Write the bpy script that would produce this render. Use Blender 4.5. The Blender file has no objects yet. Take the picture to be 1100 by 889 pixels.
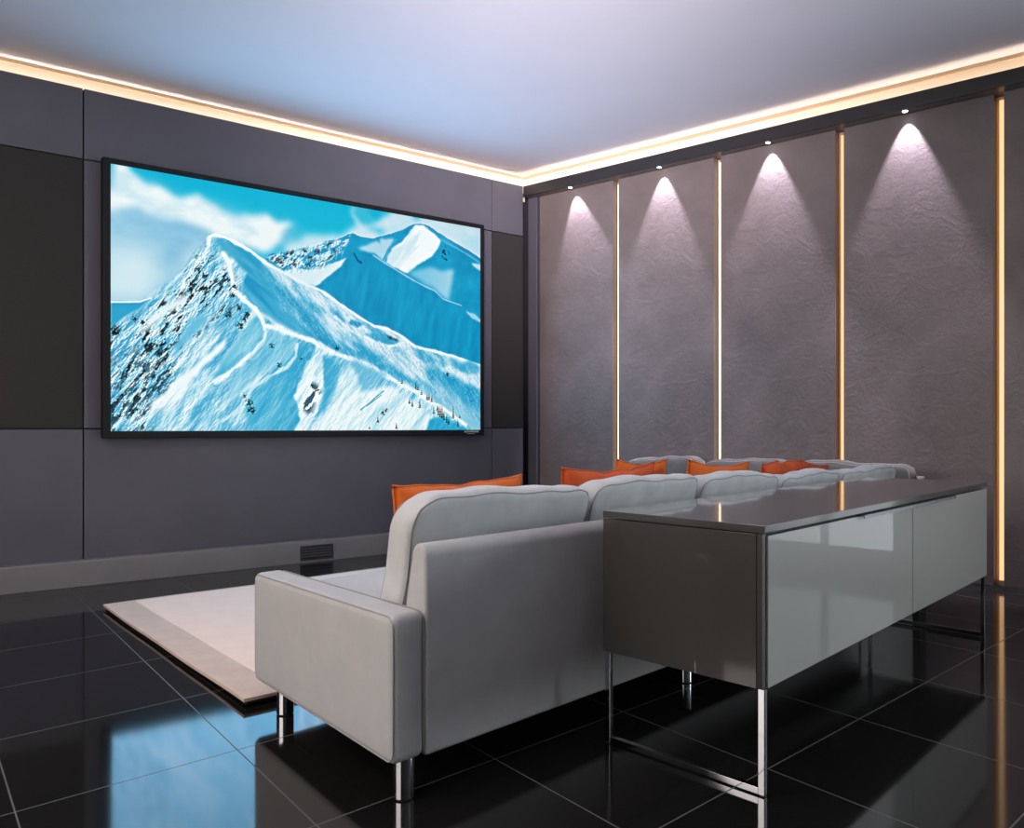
import bpy, math, random
import numpy as np

random.seed(7)
COL = bpy.context.scene.collection
D = bpy.data

# ------------------------------------------------------------------ materials
def lin(c):
    c = c / 255.0
    return c / 12.92 if c <= 0.04045 else ((c + 0.055) / 1.055) ** 2.4

def rgb(r, g, b):
    return (lin(r), lin(g), lin(b), 1.0)

def mat(name, base, rough=0.5, metal=0.0, spec=0.5, coat=0.0, coat_rough=0.03, sheen=0.0, ior=1.5):
    m = D.materials.new(name)
    m.use_nodes = True
    b = m.node_tree.nodes['Principled BSDF']
    b.inputs['Base Color'].default_value = base if len(base) == 4 else (*base, 1.0)
    b.inputs['Roughness'].default_value = rough
    b.inputs['Metallic'].default_value = metal
    b.inputs['Specular IOR Level'].default_value = spec
    b.inputs['IOR'].default_value = ior
    b.inputs['Coat Weight'].default_value = coat
    b.inputs['Coat Roughness'].default_value = coat_rough
    b.inputs['Sheen Weight'].default_value = sheen
    return m

def nd(m, kind, **kw):
    n = m.node_tree.nodes.new(kind)
    for k, v in kw.items():
        setattr(n, k, v)
    return n

def lk(m, a, b):
    m.node_tree.links.new(a, b)

def bsdf(m):
    return m.node_tree.nodes['Principled BSDF']

def noise_look(m, c1, c2, scale, bump_scale=None, bump=0.1, dist=0.01, detail=6.0, rough=0.6, mapscale=(1, 1, 1), lo=0.3, hi=0.7):
    """mottled colour between c1 and c2 plus an optional fine bump, in object space"""
    tc = nd(m, 'ShaderNodeTexCoord')
    mp = nd(m, 'ShaderNodeMapping')
    mp.inputs['Scale'].default_value = mapscale
    lk(m, tc.outputs['Object'], mp.inputs['Vector'])
    no = nd(m, 'ShaderNodeTexNoise')
    no.inputs['Scale'].default_value = scale
    no.inputs['Detail'].default_value = detail
    no.inputs['Roughness'].default_value = rough
    lk(m, mp.outputs['Vector'], no.inputs['Vector'])
    cr = nd(m, 'ShaderNodeValToRGB')
    cr.color_ramp.elements[0].position = lo
    cr.color_ramp.elements[1].position = hi
    cr.color_ramp.elements[0].color = c1
    cr.color_ramp.elements[1].color = c2
    lk(m, no.outputs['Fac'], cr.inputs['Fac'])
    lk(m, cr.outputs['Color'], bsdf(m).inputs['Base Color'])
    if bump_scale:
        n2 = nd(m, 'ShaderNodeTexNoise')
        n2.inputs['Scale'].default_value = bump_scale
        n2.inputs['Detail'].default_value = 5.0
        lk(m, mp.outputs['Vector'], n2.inputs['Vector'])
        bp = nd(m, 'ShaderNodeBump')
        bp.inputs['Strength'].default_value = bump
        bp.inputs['Distance'].default_value = dist
        lk(m, n2.outputs['Fac'], bp.inputs['Height'])
        lk(m, bp.outputs['Normal'], bsdf(m).inputs['Normal'])
    return m

def emis(name, color, strength):
    m = D.materials.new(name)
    m.use_nodes = True
    b = bsdf(m)
    b.inputs['Base Color'].default_value = (0.02, 0.02, 0.02, 1)
    b.inputs['Emission Color'].default_value = color
    b.inputs['Emission Strength'].default_value = strength
    b.inputs['Roughness'].default_value = 0.4
    return m

M = {}
M['wall_purple'] = noise_look(mat('purple_grey_panel', (0, 0, 0), 0.42, spec=0.35),
                              (0.098, 0.098, 0.120, 1), (0.116, 0.115, 0.140, 1), 2.5, 220, 0.05, 0.002)
M['wall_dark'] = mat('panel_backing', (0.02, 0.019, 0.025), 0.7)
M['speaker_cloth'] = noise_look(mat('speaker_cloth', (0, 0, 0), 0.9, spec=0.2),
                                (0.028, 0.027, 0.026, 1), (0.050, 0.048, 0.046, 1), 350, 500, 0.4, 0.003)
M['plinth'] = noise_look(mat('plinth_grey', (0, 0, 0), 0.4), (0.19, 0.19, 0.20, 1), (0.22, 0.22, 0.23, 1), 3)
M['grille'] = mat('grille_dark', (0.035, 0.035, 0.045), 0.45)
M['grille_hole'] = mat('grille_hole', (0.008, 0.008, 0.01), 0.8)
M['ceiling'] = noise_look(mat('ceiling_white', (0, 0, 0), 0.85, spec=0.2), (0.70, 0.68, 0.74, 1), (0.73, 0.71, 0.77, 1), 1.5)
M['cream'] = mat('cove_cream', (0.88, 0.76, 0.61), 0.8, spec=0.2)
M['cornice'] = mat('cornice_tan', (0.50, 0.36, 0.22), 0.6)
M['trim_dark'] = mat('dark_trim', (0.018, 0.017, 0.018), 0.35)
M['soffit'] = mat('soffit_brown', (0.16, 0.125, 0.108), 0.35)
M['post'] = mat('post_grey', (0.075, 0.072, 0.088), 0.45)
M['chrome'] = mat('chrome', (0.58, 0.60, 0.63), 0.07, metal=1.0)
M['rail'] = mat('steel_rail', (0.33, 0.34, 0.36), 0.25, metal=1.0)
M['lacquer_side'] = mat('taupe_lacquer', (0.034, 0.034, 0.030), 0.25, coat=1.0, coat_rough=0.02)
M['lacquer_top'] = mat('taupe_lacquer_top', (0.042, 0.041, 0.038), 0.2, coat=1.0, coat_rough=0.06, spec=0.6)
M['lacquer_door'] = mat('taupe_lacquer_lit', (0.30, 0.29, 0.268), 0.3, coat=1.0, coat_rough=0.015)  # lacquer lightened in the base colour, as lit on the door side
M['gap'] = mat('dark_gap', (0.012, 0.012, 0.012), 0.6)
def fabric(name, c1, c2, sc=9, sheen=0.25):
    return noise_look(mat(name, (0, 0, 0), 0.92, spec=0.15, sheen=sheen), c1, c2, sc, 420, 0.35, 0.002, lo=0.25, hi=0.75)
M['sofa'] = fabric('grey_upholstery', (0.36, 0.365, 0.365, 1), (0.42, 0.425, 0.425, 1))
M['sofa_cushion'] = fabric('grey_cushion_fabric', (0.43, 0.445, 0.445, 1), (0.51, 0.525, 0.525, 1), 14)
M['sofa_return'] = fabric('grey_upholstery_shaded', (0.085, 0.082, 0.074, 1), (0.110, 0.106, 0.096, 1), 9, 0.0)  # sofa grey darkened in the colour itself, shading the return's back
M['piping'] = mat('grey_piping', (0.30, 0.305, 0.31), 0.9, spec=0.1)
M['pillow'] = fabric('orange_velvet', (0.50, 0.090, 0.013, 1), (0.74, 0.165, 0.022, 1), 6, 0.1)
M['pillow_red'] = fabric('rust_velvet', (0.44, 0.060, 0.016, 1), (0.62, 0.11, 0.025, 1), 6, 0.1)
M['rug'] = noise_look(mat('rug_pile', (0, 0, 0), 1.0, spec=0.1, sheen=0.3), (0.86, 0.66, 0.54, 1), (0.94, 0.74, 0.62, 1), 7, 260, 0.5, 0.004, lo=0.2, hi=0.8)
M['rug_border'] = noise_look(mat('rug_border', (0, 0, 0), 1.0, spec=0.1, sheen=0.2), (0.56, 0.43, 0.35, 1), (0.66, 0.52, 0.43, 1), 9, 260, 0.5, 0.004)
M['rug_back'] = mat('rug_backing', (0.03, 0.028, 0.026), 0.9)
M['tv_black'] = mat('tv_black', (0.005, 0.005, 0.005), 0.5, spec=0.3)
M['logo'] = mat('logo_silver', (0.55, 0.55, 0.57), 0.4)
M['room_paint'] = mat('room_paint', (0.16, 0.15, 0.155), 0.8)
M['window_frame'] = mat('window_frame', (0.25, 0.25, 0.25), 0.4)
M['pane'] = emis('daylight_pane', (1.0, 0.89, 0.83, 1), 6.8)
M['pane_dim'] = emis('daylight_pane_dim', (0.88, 0.95, 1.0, 1), 0.85)
M['pane_cool'] = emis('daylight_pane_cool', (0.86, 0.95, 1.0, 1), 33.0)
M['cove_led'] = emis('cove_led', (1.0, 0.87, 0.74, 1), 32.0)
M['cove_led_warm'] = emis('cove_led_warm', (1.0, 0.80, 0.60, 1), 23.0)
M['slot_led'] = emis('slot_led', (1.0, 0.58, 0.28, 1), 1.25)
M['slot_led_white'] = emis('slot_led_pale', (1.0, 0.80, 0.58, 1), 2.6)
M['lamp'] = emis('downlight_lamp', (0.95, 0.92, 1.0, 1), 30.0)

# plaster panels: trowelled taupe, slight relief
m = mat('taupe_plaster', (0, 0, 0), 0.5, spec=0.4)
noise_look(m, (0.108, 0.085, 0.077, 1), (0.165, 0.132, 0.125, 1), 2.2, None, detail=8, rough=0.65)
tc = nd(m, 'ShaderNodeTexCoord')
n1 = nd(m, 'ShaderNodeTexNoise'); n1.inputs['Scale'].default_value = 7; n1.inputs['Detail'].default_value = 9; n1.inputs['Roughness'].default_value = 0.7; n1.inputs['Distortion'].default_value = 1.2
n2 = nd(m, 'ShaderNodeTexNoise'); n2.inputs['Scale'].default_value = 110; n2.inputs['Detail'].default_value = 4
lk(m, tc.outputs['Object'], n1.inputs['Vector']); lk(m, tc.outputs['Object'], n2.inputs['Vector'])
b1 = nd(m, 'ShaderNodeBump'); b1.inputs['Strength'].default_value = 0.28; b1.inputs['Distance'].default_value = 0.02
b2 = nd(m, 'ShaderNodeBump'); b2.inputs['Strength'].default_value = 0.25; b2.inputs['Distance'].default_value = 0.004
lk(m, n1.outputs['Fac'], b1.inputs['Height']); lk(m, n2.outputs['Fac'], b2.inputs['Height'])
lk(m, b1.outputs['Normal'], b2.inputs['Normal']); lk(m, b2.outputs['Normal'], bsdf(m).inputs['Normal'])
M['plaster'] = m

# glossy black tiles, 60 cm, thin pale joints
m = mat('black_tile', (0.006, 0.006, 0.006), 0.075, spec=0.42)
tc = nd(m, 'ShaderNodeTexCoord')
def joint(nx, ny, off):
    d = nd(m, 'ShaderNodeVectorMath', operation='DOT_PRODUCT')
    lk(m, tc.outputs['Object'], d.inputs[0])
    d.inputs[1].default_value = (nx / 0.6, ny / 0.6, 0)
    a = nd(m, 'ShaderNodeMath', operation='ADD'); a.inputs[1].default_value = -off / 0.6 + 200.5
    lk(m, d.outputs['Value'], a.inputs[0])
    f = nd(m, 'ShaderNodeMath', operation='FRACT'); lk(m, a.outputs[0], f.inputs[0])
    s = nd(m, 'ShaderNodeMath', operation='SUBTRACT'); s.inputs[1].default_value = 0.5; lk(m, f.outputs[0], s.inputs[0])
    ab = nd(m, 'ShaderNodeMath', operation='ABSOLUTE'); lk(m, s.outputs[0], ab.inputs[0])
    lt = nd(m, 'ShaderNodeMath', operation='LESS_THAN'); lt.inputs[1].default_value = 0.0036; lk(m, ab.outputs[0], lt.inputs[0])
    return lt.outputs[0], f.outputs[0]
j1, f1 = joint(-0.688, 0.726, 1.26)
j2, f2 = joint(0.806, 0.591, 0.845)
mx = nd(m, 'ShaderNodeMath', operation='MAXIMUM'); lk(m, j1, mx.inputs[0]); lk(m, j2, mx.inputs[1])
mc = nd(m, 'ShaderNodeMix', data_type='RGBA')
mc.inputs['A'].default_value = (0.0075, 0.0073, 0.007, 1); mc.inputs['B'].default_value = (0.085, 0.085, 0.08, 1)
lk(m, mx.outputs[0], mc.inputs['Factor']); lk(m, mc.outputs['Result'], bsdf(m).inputs['Base Color'])
mr = nd(m, 'ShaderNodeMix', data_type='FLOAT'); mr.inputs['A'].default_value = 0.075; mr.inputs['B'].default_value = 0.6
lk(m, mx.outputs[0], mr.inputs['Factor']); lk(m, mr.outputs['Result'], bsdf(m).inputs['Roughness'])
M['tile'] = m

# ------------------------------------------------------------------ mesh building
class MB:
    """collects shapes (world coordinates) and links them as ONE mesh object"""
    def __init__(s):
        s.v = []; s.f = []; s.mi = []
    def add(s, vs, fs, k=0):
        o = len(s.v)
        s.v += [tuple(p) for p in vs]
        s.f += [tuple(i + o for i in f) for f in fs]
        s.mi += [k] * len(fs)
        return s
    def build(s, name, material, parent=None, smooth=False, loc=None, bevel=0.0, seg=2, autosmooth=None):
        xs = np.array(s.v)
        if loc is None:
            if parent is not None:
                lo, hi = xs.min(0), xs.max(0)
                loc = ((lo[0] + hi[0]) / 2, (lo[1] + hi[1]) / 2, (lo[2] + hi[2]) / 2)
            else:
                lo, hi = xs.min(0), xs.max(0)
                loc = ((lo[0] + hi[0]) / 2, (lo[1] + hi[1]) / 2, lo[2])
        loc = np.array(loc, float)
        me = D.meshes.new(name)
        me.from_pydata([tuple(p) for p in (xs - loc)], [], s.f)
        for mm in (material if isinstance(material, (list, tuple)) else [material]):
            me.materials.append(mm)
        me.polygons.foreach_set('material_index', s.mi)
        import bmesh
        bm = bmesh.new(); bm.from_mesh(me)
        bmesh.ops.recalc_face_normals(bm, faces=bm.faces)
        bm.to_mesh(me); bm.free()
        if smooth:
            me.polygons.foreach_set('use_smooth', [True] * len(me.polygons))
        o = D.objects.new(name, me); COL.objects.link(o)
        if parent is not None:
            o.parent = parent
            w = np.array(parent.location)
            pp = parent.parent
            while pp is not None:
                w = w + np.array(pp.location); pp = pp.parent
            o.location = loc - w
        else:
            o.location = loc
        if bevel > 0:
            md = o.modifiers.new('bevel', 'BEVEL'); md.width = bevel; md.segments = seg; md.limit_method = 'ANGLE'; md.angle_limit = math.radians(40)
            me.polygons.foreach_set('use_smooth', [True] * len(me.polygons))
            wn = o.modifiers.new('weighted', 'WEIGHTED_NORMAL'); wn.keep_sharp = True
        me.update()
        return o

BOXF = [(0, 1, 2, 3), (7, 6, 5, 4), (0, 4, 5, 1), (1, 5, 6, 2), (2, 6, 7, 3), (3, 7, 4, 0)]
def boxv(fr, a0, a1, b0, b1, z0, z1):
    """box in a frame fr(a, b, z) -> world"""
    return [fr(a, b, z) for z in (z0, z1) for a, b in ((a0, b0), (a1, b0), (a1, b1), (a0, b1))]
def bx(fr, a0, a1, b0, b1, z0, z1, mb=None, k=0):
    mb = mb or MB()
    return mb.add(boxv(fr, a0, a1, b0, b1, z0, z1), BOXF, k)

def tube(pts, r, n=10, mb=None, k=0, closed=False):
    mb = mb or MB()
    P = [np.array(p, float) for p in pts]
    N = len(P); vs = []; fs = []
    up0 = np.array((0.3, 0.2, 0.93))
    for i in range(N):
        a = P[(i - 1) % N] if (closed or i > 0) else P[i]
        b = P[(i + 1) % N] if (closed or i < N - 1) else P[i]
        t = (b - a) / (np.linalg.norm(b - a) + 1e-9)
        u = np.cross(t, up0); u /= np.linalg.norm(u); w = np.cross(t, u)
        for j in range(n):
            q = 2 * math.pi * j / n
            vs.append(P[i] + r * (math.cos(q) * u + math.sin(q) * w))
    for i in range(N if closed else N - 1):
        for j in range(n):
            i2 = (i + 1) % N
            fs.append((i * n + j, i * n + (j + 1) % n, i2 * n + (j + 1) % n, i2 * n + j))
    if not closed:
        fs.append(tuple(range(n))); fs.append(tuple((N - 1) * n + j for j in range(n)))
    return mb.add(vs, fs, k)

def lathe(c, prof, n=32, mb=None, k=0):
    mb = mb or MB()
    vs = []; fs = []
    for r, z in prof:
        for j in range(n):
            q = 2 * math.pi * j / n
            vs.append((c[0] + r * math.cos(q), c[1] + r * math.sin(q), c[2] + z))
    L = len(prof)
    for i in range(L - 1):
        for j in range(n):
            fs.append((i * n + j, i * n + (j + 1) % n, (i + 1) * n + (j + 1) % n, (i + 1) * n + j))
    fs.append(tuple(range(n))); fs.append(tuple((L - 1) * n + j for j in range(n)))
    return mb.add(vs, fs, k)

def soft_box(h, r, n=(10, 6, 8), shape=None):
    """rounded box centred on 0 with half sizes h; shape(p, q) moves every point (q = position in -1..1)"""
    h = np.array(h, float); key = {}; vs = []; fs = []
    def axis(m, hh):
        rr = min(r / hh, 0.95)
        e = [-1 + rr * (1 - math.cos(t * math.pi / 2 / 4)) for t in range(5)]
        e = [-1 + rr * t / 4 for t in range(5)]
        mid = [-1 + rr + (2 - 2 * rr) * t / m for t in range(1, m)]
        return e + mid + [-x for x in reversed(e)]
    ax = [axis(n[i], h[i]) for i in range(3)]
    def vert(i, j, k_):
        kk = (i, j, k_)
        if kk in key: return key[kk]
        q = np.array((ax[0][i], ax[1][j], ax[2][k_])); p = q * h
        inner = np.clip(p, -(h - r), h - r)
        d = p - inner; L = np.linalg.norm(d)
        p2 = inner + (d / L * r if L > 1e-9 else 0)
        if shape: p2 = shape(p2, q)
        key[kk] = len(vs); vs.append(p2); return key[kk]
    nx, ny, nz = (len(a) for a in ax)
    for k_ in (0, nz - 1):
        for i in range(nx - 1):
            for j in range(ny - 1):
                fs.append((vert(i, j, k_), vert(i + 1, j, k_), vert(i + 1, j + 1, k_), vert(i, j + 1, k_)))
    for j in (0, ny - 1):
        for i in range(nx - 1):
            for k_ in range(nz - 1):
                fs.append((vert(i, j, k_), vert(i + 1, j, k_), vert(i + 1, j, k_ + 1), vert(i, j, k_ + 1)))
    for i in (0, nx - 1):
        for j in range(ny - 1):
            for k_ in range(nz - 1):
                fs.append((vert(i, j, k_), vert(i, j + 1, k_), vert(i, j + 1, k_ + 1), vert(i, j, k_ + 1)))
    return vs, fs

def thing(name, label, cat, loc, group=None):
    o = D.objects.new(name, None); COL.objects.link(o); o.location = loc
    o.empty_display_size = 0.1
    return tag(o, label, cat, group)
def tag(o, label, cat, group=None):
    o['label'] = label; o['category'] = cat
    if group: o['group'] = group
    return o
def struct(o, label=None):
    o['kind'] = 'structure'
    if label: o['label'] = label
    return o
def copy_tree(o, loc, label):
    c = o.copy(); COL.objects.link(c); c.location = loc; c['label'] = label
    for ch in o.children:
        d = ch.copy(); COL.objects.link(d); d.parent = c
        for g in ch.children:
            e = g.copy(); COL.objects.link(e); e.parent = d
    return c

# ------------------------------------------------------------------ frames
CX, CY = 0.0995, 7.459                      # the room corner
def TW(s, d, z):                            # screen wall: s to the left of the corner, d into the room
    return (CX - 0.79199 * s + 0.61053 * d, CY - 0.61053 * s - 0.79199 * d, z)
def RW(s, d, z):                            # lit plaster wall: s from the corner towards the viewer
    return (CX + 0.76123 * s - 0.64848 * d, CY - 0.64848 * s - 0.76123 * d, z)
ZC = 3.236                                  # ceiling
LIP = 3.13                                  # top edge of the wall cladding

# ------------------------------------------------------------------ room shell
pc = [TW(0, -0.3, 0), TW(6.6, -0.3, 0), (-0.6, -2.35, 0), (6.9, 1.5, 0)]
pc = [RW(-0.45, -0.45, 0), TW(7.4, -0.45, 0), (-0.9, -3.1, 0), RW(9.6, -0.45, 0)]
def slab(name, pts, z0, z1, m):
    mb = MB(); n = len(pts)
    mb.add([(p[0], p[1], z0) for p in pts] + [(p[0], p[1], z1) for p in pts],
           [tuple(range(n)), tuple(range(n, 2 * n))] + [(i, (i + 1) % n, n + (i + 1) % n, n + i) for i in range(n)])
    return mb
fl = slab('floor', pc, -0.12, 0.0, None).build('floor', M['tile'], loc=(0, 0, 0)); struct(fl)
ce = slab('ceiling', pc, ZC, ZC + 0.12, None).build('ceiling', M['ceiling']); struct(ce)

# screen wall
wf = bx(TW, -0.3, 7.2, -0.26, -0.085, 0.0, ZC).build('wall_front', M['wall_dark']); struct(wf)
bx(TW, 0.0, 7.0, -0.045, -0.0245, 0.0, 3.128).build('panel_backing', M['wall_dark'], wf)
g = 0.004
cols = [(0.0, 0.344), (0.344, 3.545), (3.545, 5.2), (5.2, 7.0)]
rows = [(0.155, 0.98), (0.98, 2.683), (2.683, LIP)]
for ci, (s0, s1) in enumerate(cols):
    for ri, (z0, z1) in enumerate(rows):
        if ri == 1 and ci in (0, 2): continue
        bx(TW, s0 + (g if ci else 0.002), s1 - g, -0.024, 0.0, z0 + g, z1 - (g if ri < 2 else 0)).build('wall_panel', M['wall_purple'], wf, bevel=0.0025)
bx(TW, -0.08, 7.0, -0.16, -0.078, 3.02, ZC).build('cove_band', M['cream'], wf)
bx(TW, -0.04, 7.0, -0.085, -0.045, 3.05, 3.082).build('cove_ledge', M['wall_dark'], wf)
tr = bx(TW, -0.06, 7.0, -0.078, -0.060, ZC - 0.022, ZC).build('trim_1', M['cornice']); struct(tr)
o = bx(TW, 0.0, 6.9, -0.062, -0.048, 3.083, 3.092).build('cove_light', M['cove_led'])
tag(o, 'warm light tape in the cove above the wall with the screen', 'cove light', 'light tapes hidden in the ceiling cove')
for i, (s0, s1) in enumerate(((0.0, 0.344), (3.545, 5.2))):
    o = bx(TW, s0 + (0.004 if s0 else 0.002), s1 - 0.004, -0.023, 0.001, 0.984, 2.679).build('acoustic_panel', M['speaker_cloth'], bevel=0.003)
    tag(o, ('narrow charcoal cloth panel between the screen and the corner', 'wide charcoal cloth panel in the wall left of the screen')[i], 'acoustic panel', 'dark cloth panels beside the screen')
# plinth
mb = MB(); prof = [(0.0, 0.0), (0.09, 0.0), (0.09, 0.150), (0.082, 0.160), (0.0, 0.160)]
vs = [TW(s, d, z) for s in (0.0, 7.0) for d, z in prof]
mb.add(vs, [(0, 1, 2, 3, 4), (9, 8, 7, 6, 5)] + [(i, (i + 1) % 5, 5 + (i + 1) % 5, 5 + i) for i in range(5)])
pl = mb.build('baseboard_front', M['plinth'], bevel=0.002); struct(pl)
# ventilation grille in the plinth
v = thing('vent_grille', 'small dark ventilation grille set in the grey plinth below the screen', 'vent', TW(2.008, 0.09, 0.02))
bx(TW, 1.884, 2.133, 0.0905, 0.093, 0.022, 0.120).build('back_plate', M['grille_hole'], v)
mb = MB()
for a0, a1, z0, z1 in ((1.880, 2.137, 0.112, 0.124), (1.880, 2.137, 0.018, 0.030), (1.880, 1.902, 0.030, 0.112), (2.115, 2.137, 0.030, 0.112)):
    bx(TW, a0, a1, 0.0905, 0.097, z0, z1, mb)
mb.build('frame', M['grille'], v)
for k in range(4):
    z = 0.037 + 0.019 * k
    mb = MB()
    mb.add([TW(s, d, zz) for s in (1.902, 2.115) for d, zz in ((0.0930, z + 0.010), (0.0965, z), (0.0965, z + 0.003), (0.0930, z + 0.013))],
           [(0, 1, 2, 3), (7, 6, 5, 4), (0, 4, 5, 1), (1, 5, 6, 2), (2, 6, 7, 3), (3, 7, 4, 0)])
    mb.build('slat', M['grille'], v)

# plaster wall
PD = -0.09                                   # face of the plaster panels
wr = bx(RW, -0.3, 9.4, -0.40, -0.165, 0.0, ZC).build('wall_right', M['wall_dark']); struct(wr)
FZ = 3.037                                   # underside of the soffit
edges = [0.115, 0.920, 1.833, 2.745, 3.705]
LW = 0.054
SEND = 4.66
pan = [(0.115, 0.920 - LW / 2)] + [(edges[i] + LW / 2, edges[i + 1] - LW / 2) for i in range(1, 4)] + [(3.705 + LW / 2, 4.63)]
for s0, s1 in pan:
    bx(RW, s0, s1, -0.15, PD, 0.012, 3.035).build('wall_panel', M['plaster'], wr, bevel=0.003)
bx(RW, 0.0, 0.100, -0.15, PD + 0.02, 0.0, 3.034).build('post', M['post'], wr, bevel=0.003)
sf = bx(RW, 0.0, SEND, -0.165, -0.02, FZ, FZ + 0.045).build('trim_2', M['soffit']); struct(sf)
fa = bx(RW, 0.0, SEND, -0.02, 0.0, FZ, LIP).build('trim_3', M['trim_dark'], bevel=0.002); struct(fa)
bx(RW, -0.07, SEND, -0.168, -0.078, FZ + 0.046, ZC).build('cove_band', M['cream'], wr)
tr = bx(RW, -0.05, SEND, -0.078, -0.060, ZC - 0.022, ZC).build('trim_4', M['cornice']); struct(tr)
o = bx(RW, 0.0, SEND - 0.05, -0.062, -0.048, 3.083, 3.092).build('cove_light', M['cove_led_warm'])
tag(o, 'warm light tape in the cove above the plaster panels', 'cove light', 'light tapes hidden in the ceiling cove')
bb = bx(RW, 0.1, SEND, PD + 0.0, PD + 0.012, 0.0, 0.022).build('baseboard_right', M['rail']); struct(bb)
# rest of the plaster wall nearer than the panels: painted wall with two windows
lab = ['pale light strip between the two plaster panels nearest the corner', 'light strip rising behind the middle of the sofa, second from the corner',
       'amber light strip above the far end of the sofa, third from the corner', 'amber light strip reaching the floor right of the sideboard']
for i, e in enumerate(edges[1:]):
    t = thing('light_strip', lab[i], 'light strip', RW(e, -0.15, 0.02), 'vertical light strips between the plaster panels')
    mb = MB(); bx(RW, e - LW / 2 + 0.001, e + LW / 2 - 0.001, -0.1645, -0.156, 0.013, 3.03, mb)
    mb.build('channel', M['cornice'], t)
    bx(RW, e - 0.004, e + LW / 2 - 0.002, -0.156, -0.128, 0.05, 3.0).build('diffuser', M['slot_led'] if i > 1 else M['slot_led_white'], t)
    bx(RW, e - 0.006, e + LW / 2 - 0.002, -0.156, -0.126, 0.014, 0.049).build('end_cap', M['cornice'], t)

# downlights in the soffit
dl_s = [0.505, 1.372, 2.262, 3.185]
dl_lab = ['downlight in the soffit over the plaster panel nearest the corner', 'downlight over the second plaster panel from the corner',
          'downlight over the third plaster panel from the corner', 'downlight over the wide plaster panel at the right']
c = RW(dl_s[0], -0.022, FZ)
dl = thing('downlight', dl_lab[0], 'downlight', c, 'downlights along the soffit')
mb = lathe((c[0], c[1], FZ), [(0.016, -0.001), (0.024, -0.001), (0.024, -0.008), (0.017, -0.010), (0.016, -0.006)], 24)
mb.build('bezel', M['chrome'], dl, smooth=False)
lathe((c[0], c[1], FZ), [(0.015, -0.001), (0.015, -0.007), (0.008, -0.011), (0.001, -0.012)], 20).build('lamp', M['lamp'], dl, smooth=True)
ld = D.lights.new('spot', 'SPOT'); ld.energy = 230; ld.spot_size = math.radians(60); ld.spot_blend = 0.45; ld.shadow_soft_size = 0.008; ld.color = (0.88, 0.80, 1.0)
lo = D.objects.new('beam', ld); COL.objects.link(lo); lo.parent = dl
lo.location = (0.64848 * 0.010, 0.76123 * 0.010, -0.014)
ld.use_nodes = True                         # reflector lamp that throws its light far down the wall
fo = ld.node_tree.nodes.new('ShaderNodeLightFalloff'); fo.inputs['Strength'].default_value = 1.0
ma = ld.node_tree.nodes.new('ShaderNodeMath'); ma.operation = 'MULTIPLY_ADD'; ma.inputs[1].default_value = 0.08
ld.node_tree.links.new(fo.outputs['Constant'], ma.inputs[0]); ld.node_tree.links.new(fo.outputs['Linear'], ma.inputs[2])
ld.node_tree.links.new(ma.outputs[0], ld.node_tree.nodes['Emission'].inputs['Strength'])
tilt = math.radians(15)
from mathutils import Vector
aim = Vector((0.64848 * math.sin(tilt), 0.76123 * math.sin(tilt), -math.cos(tilt)))
lo.rotation_euler = aim.to_track_quat('-Z', 'Y').to_euler()
for s, l in zip(dl_s[1:], dl_lab[1:]):
    copy_tree(dl, RW(s, -0.022, FZ), l)
aim1 = aim + Vector((0.76123, -0.64848, 0)) * 0.16      # the first lamp is turned a little away from the screen wall
lo.data = ld.copy(); lo.data.energy = 200
lo.rotation_euler = aim1.to_track_quat('-Z', 'Y').to_euler()

# walls behind the viewer
def wall(name, a, b, th=0.15):
    a = np.array(a, float); b = np.array(b, float); t = (b - a) / np.linalg.norm(b - a); nn = np.array((-t[1], t[0]))
    L = np.linalg.norm(b - a)
    def fr(s, d, z): q = a + t * s + nn * d; return (q[0], q[1], z)
    return fr, L
A = TW(6.9, 0, 0)[:2]; B = (-0.75, -2.6); E = RW(9.2, -0.05, 0)[:2]
frl, Ll = wall('wall_left', A, B)
frb, Lb = wall('wall_back', B, E)
def wall_with_window(name, fr, L, s0, s1, z0, z1, side, wname, mullions, glass='pane'):
    mb = MB()
    d0, d1 = (0.0, 0.15) if side > 0 else (-0.15, 0.0)
    bx(fr, 0, s0, d0, d1, 0, ZC, mb); bx(fr, s1, L, d0, d1, 0, ZC, mb)
    bx(fr, s0, s1, d0, d1, 0, z0, mb); bx(fr, s0, s1, d0, d1, z1, ZC, mb)
    struct(mb.build(name, M['room_paint']))
    dm = (d0 + d1) / 2
    mb = MB(); w = 0.05
    bx(fr, s0, s1, dm - 0.03, dm + 0.03, z0, z0 + w, mb); bx(fr, s0, s1, dm - 0.03, dm + 0.03, z1 - w, z1, mb)
    for k in range(mullions + 1):
        c_ = s0 + (s1 - s0 - w) * k / mullions
        bx(fr, c_, c_ + w, dm - 0.03, dm + 0.03, z0 + w, z1 - w, mb)
    wn = struct(mb.build(wname, M['window_frame']))
    bx(fr, s0 + 0.01, s1 - 0.01, dm - 0.005, dm + 0.005, z0 + 0.01, z1 - 0.01).build('pane', M[glass], wn)
wall_with_window('wall_left', frl, Ll, 2.3, 5.7, 0.9, 2.6, -1, 'window_1', 3)
struct(bx(frb, 0, Lb, -0.15, 0.0, 0, ZC).build('wall_back', M['room_paint']))
def frr(s, d, z): return RW(s, d, z)
wall_with_window('wall_side', lambda s, d, z: RW(SEND + 0.01 + s, d, z), 1.36, 0.08, 1.12, 0.12, 2.3, -1, 'window_2', 2, 'pane_dim')
wall_with_window('wall_rear', lambda s, d, z: RW(6.02 + s, d, z), 3.2, 0.5, 1.9, 0.5, 2.4, -1, 'window_3', 2, 'pane_cool')

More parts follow.
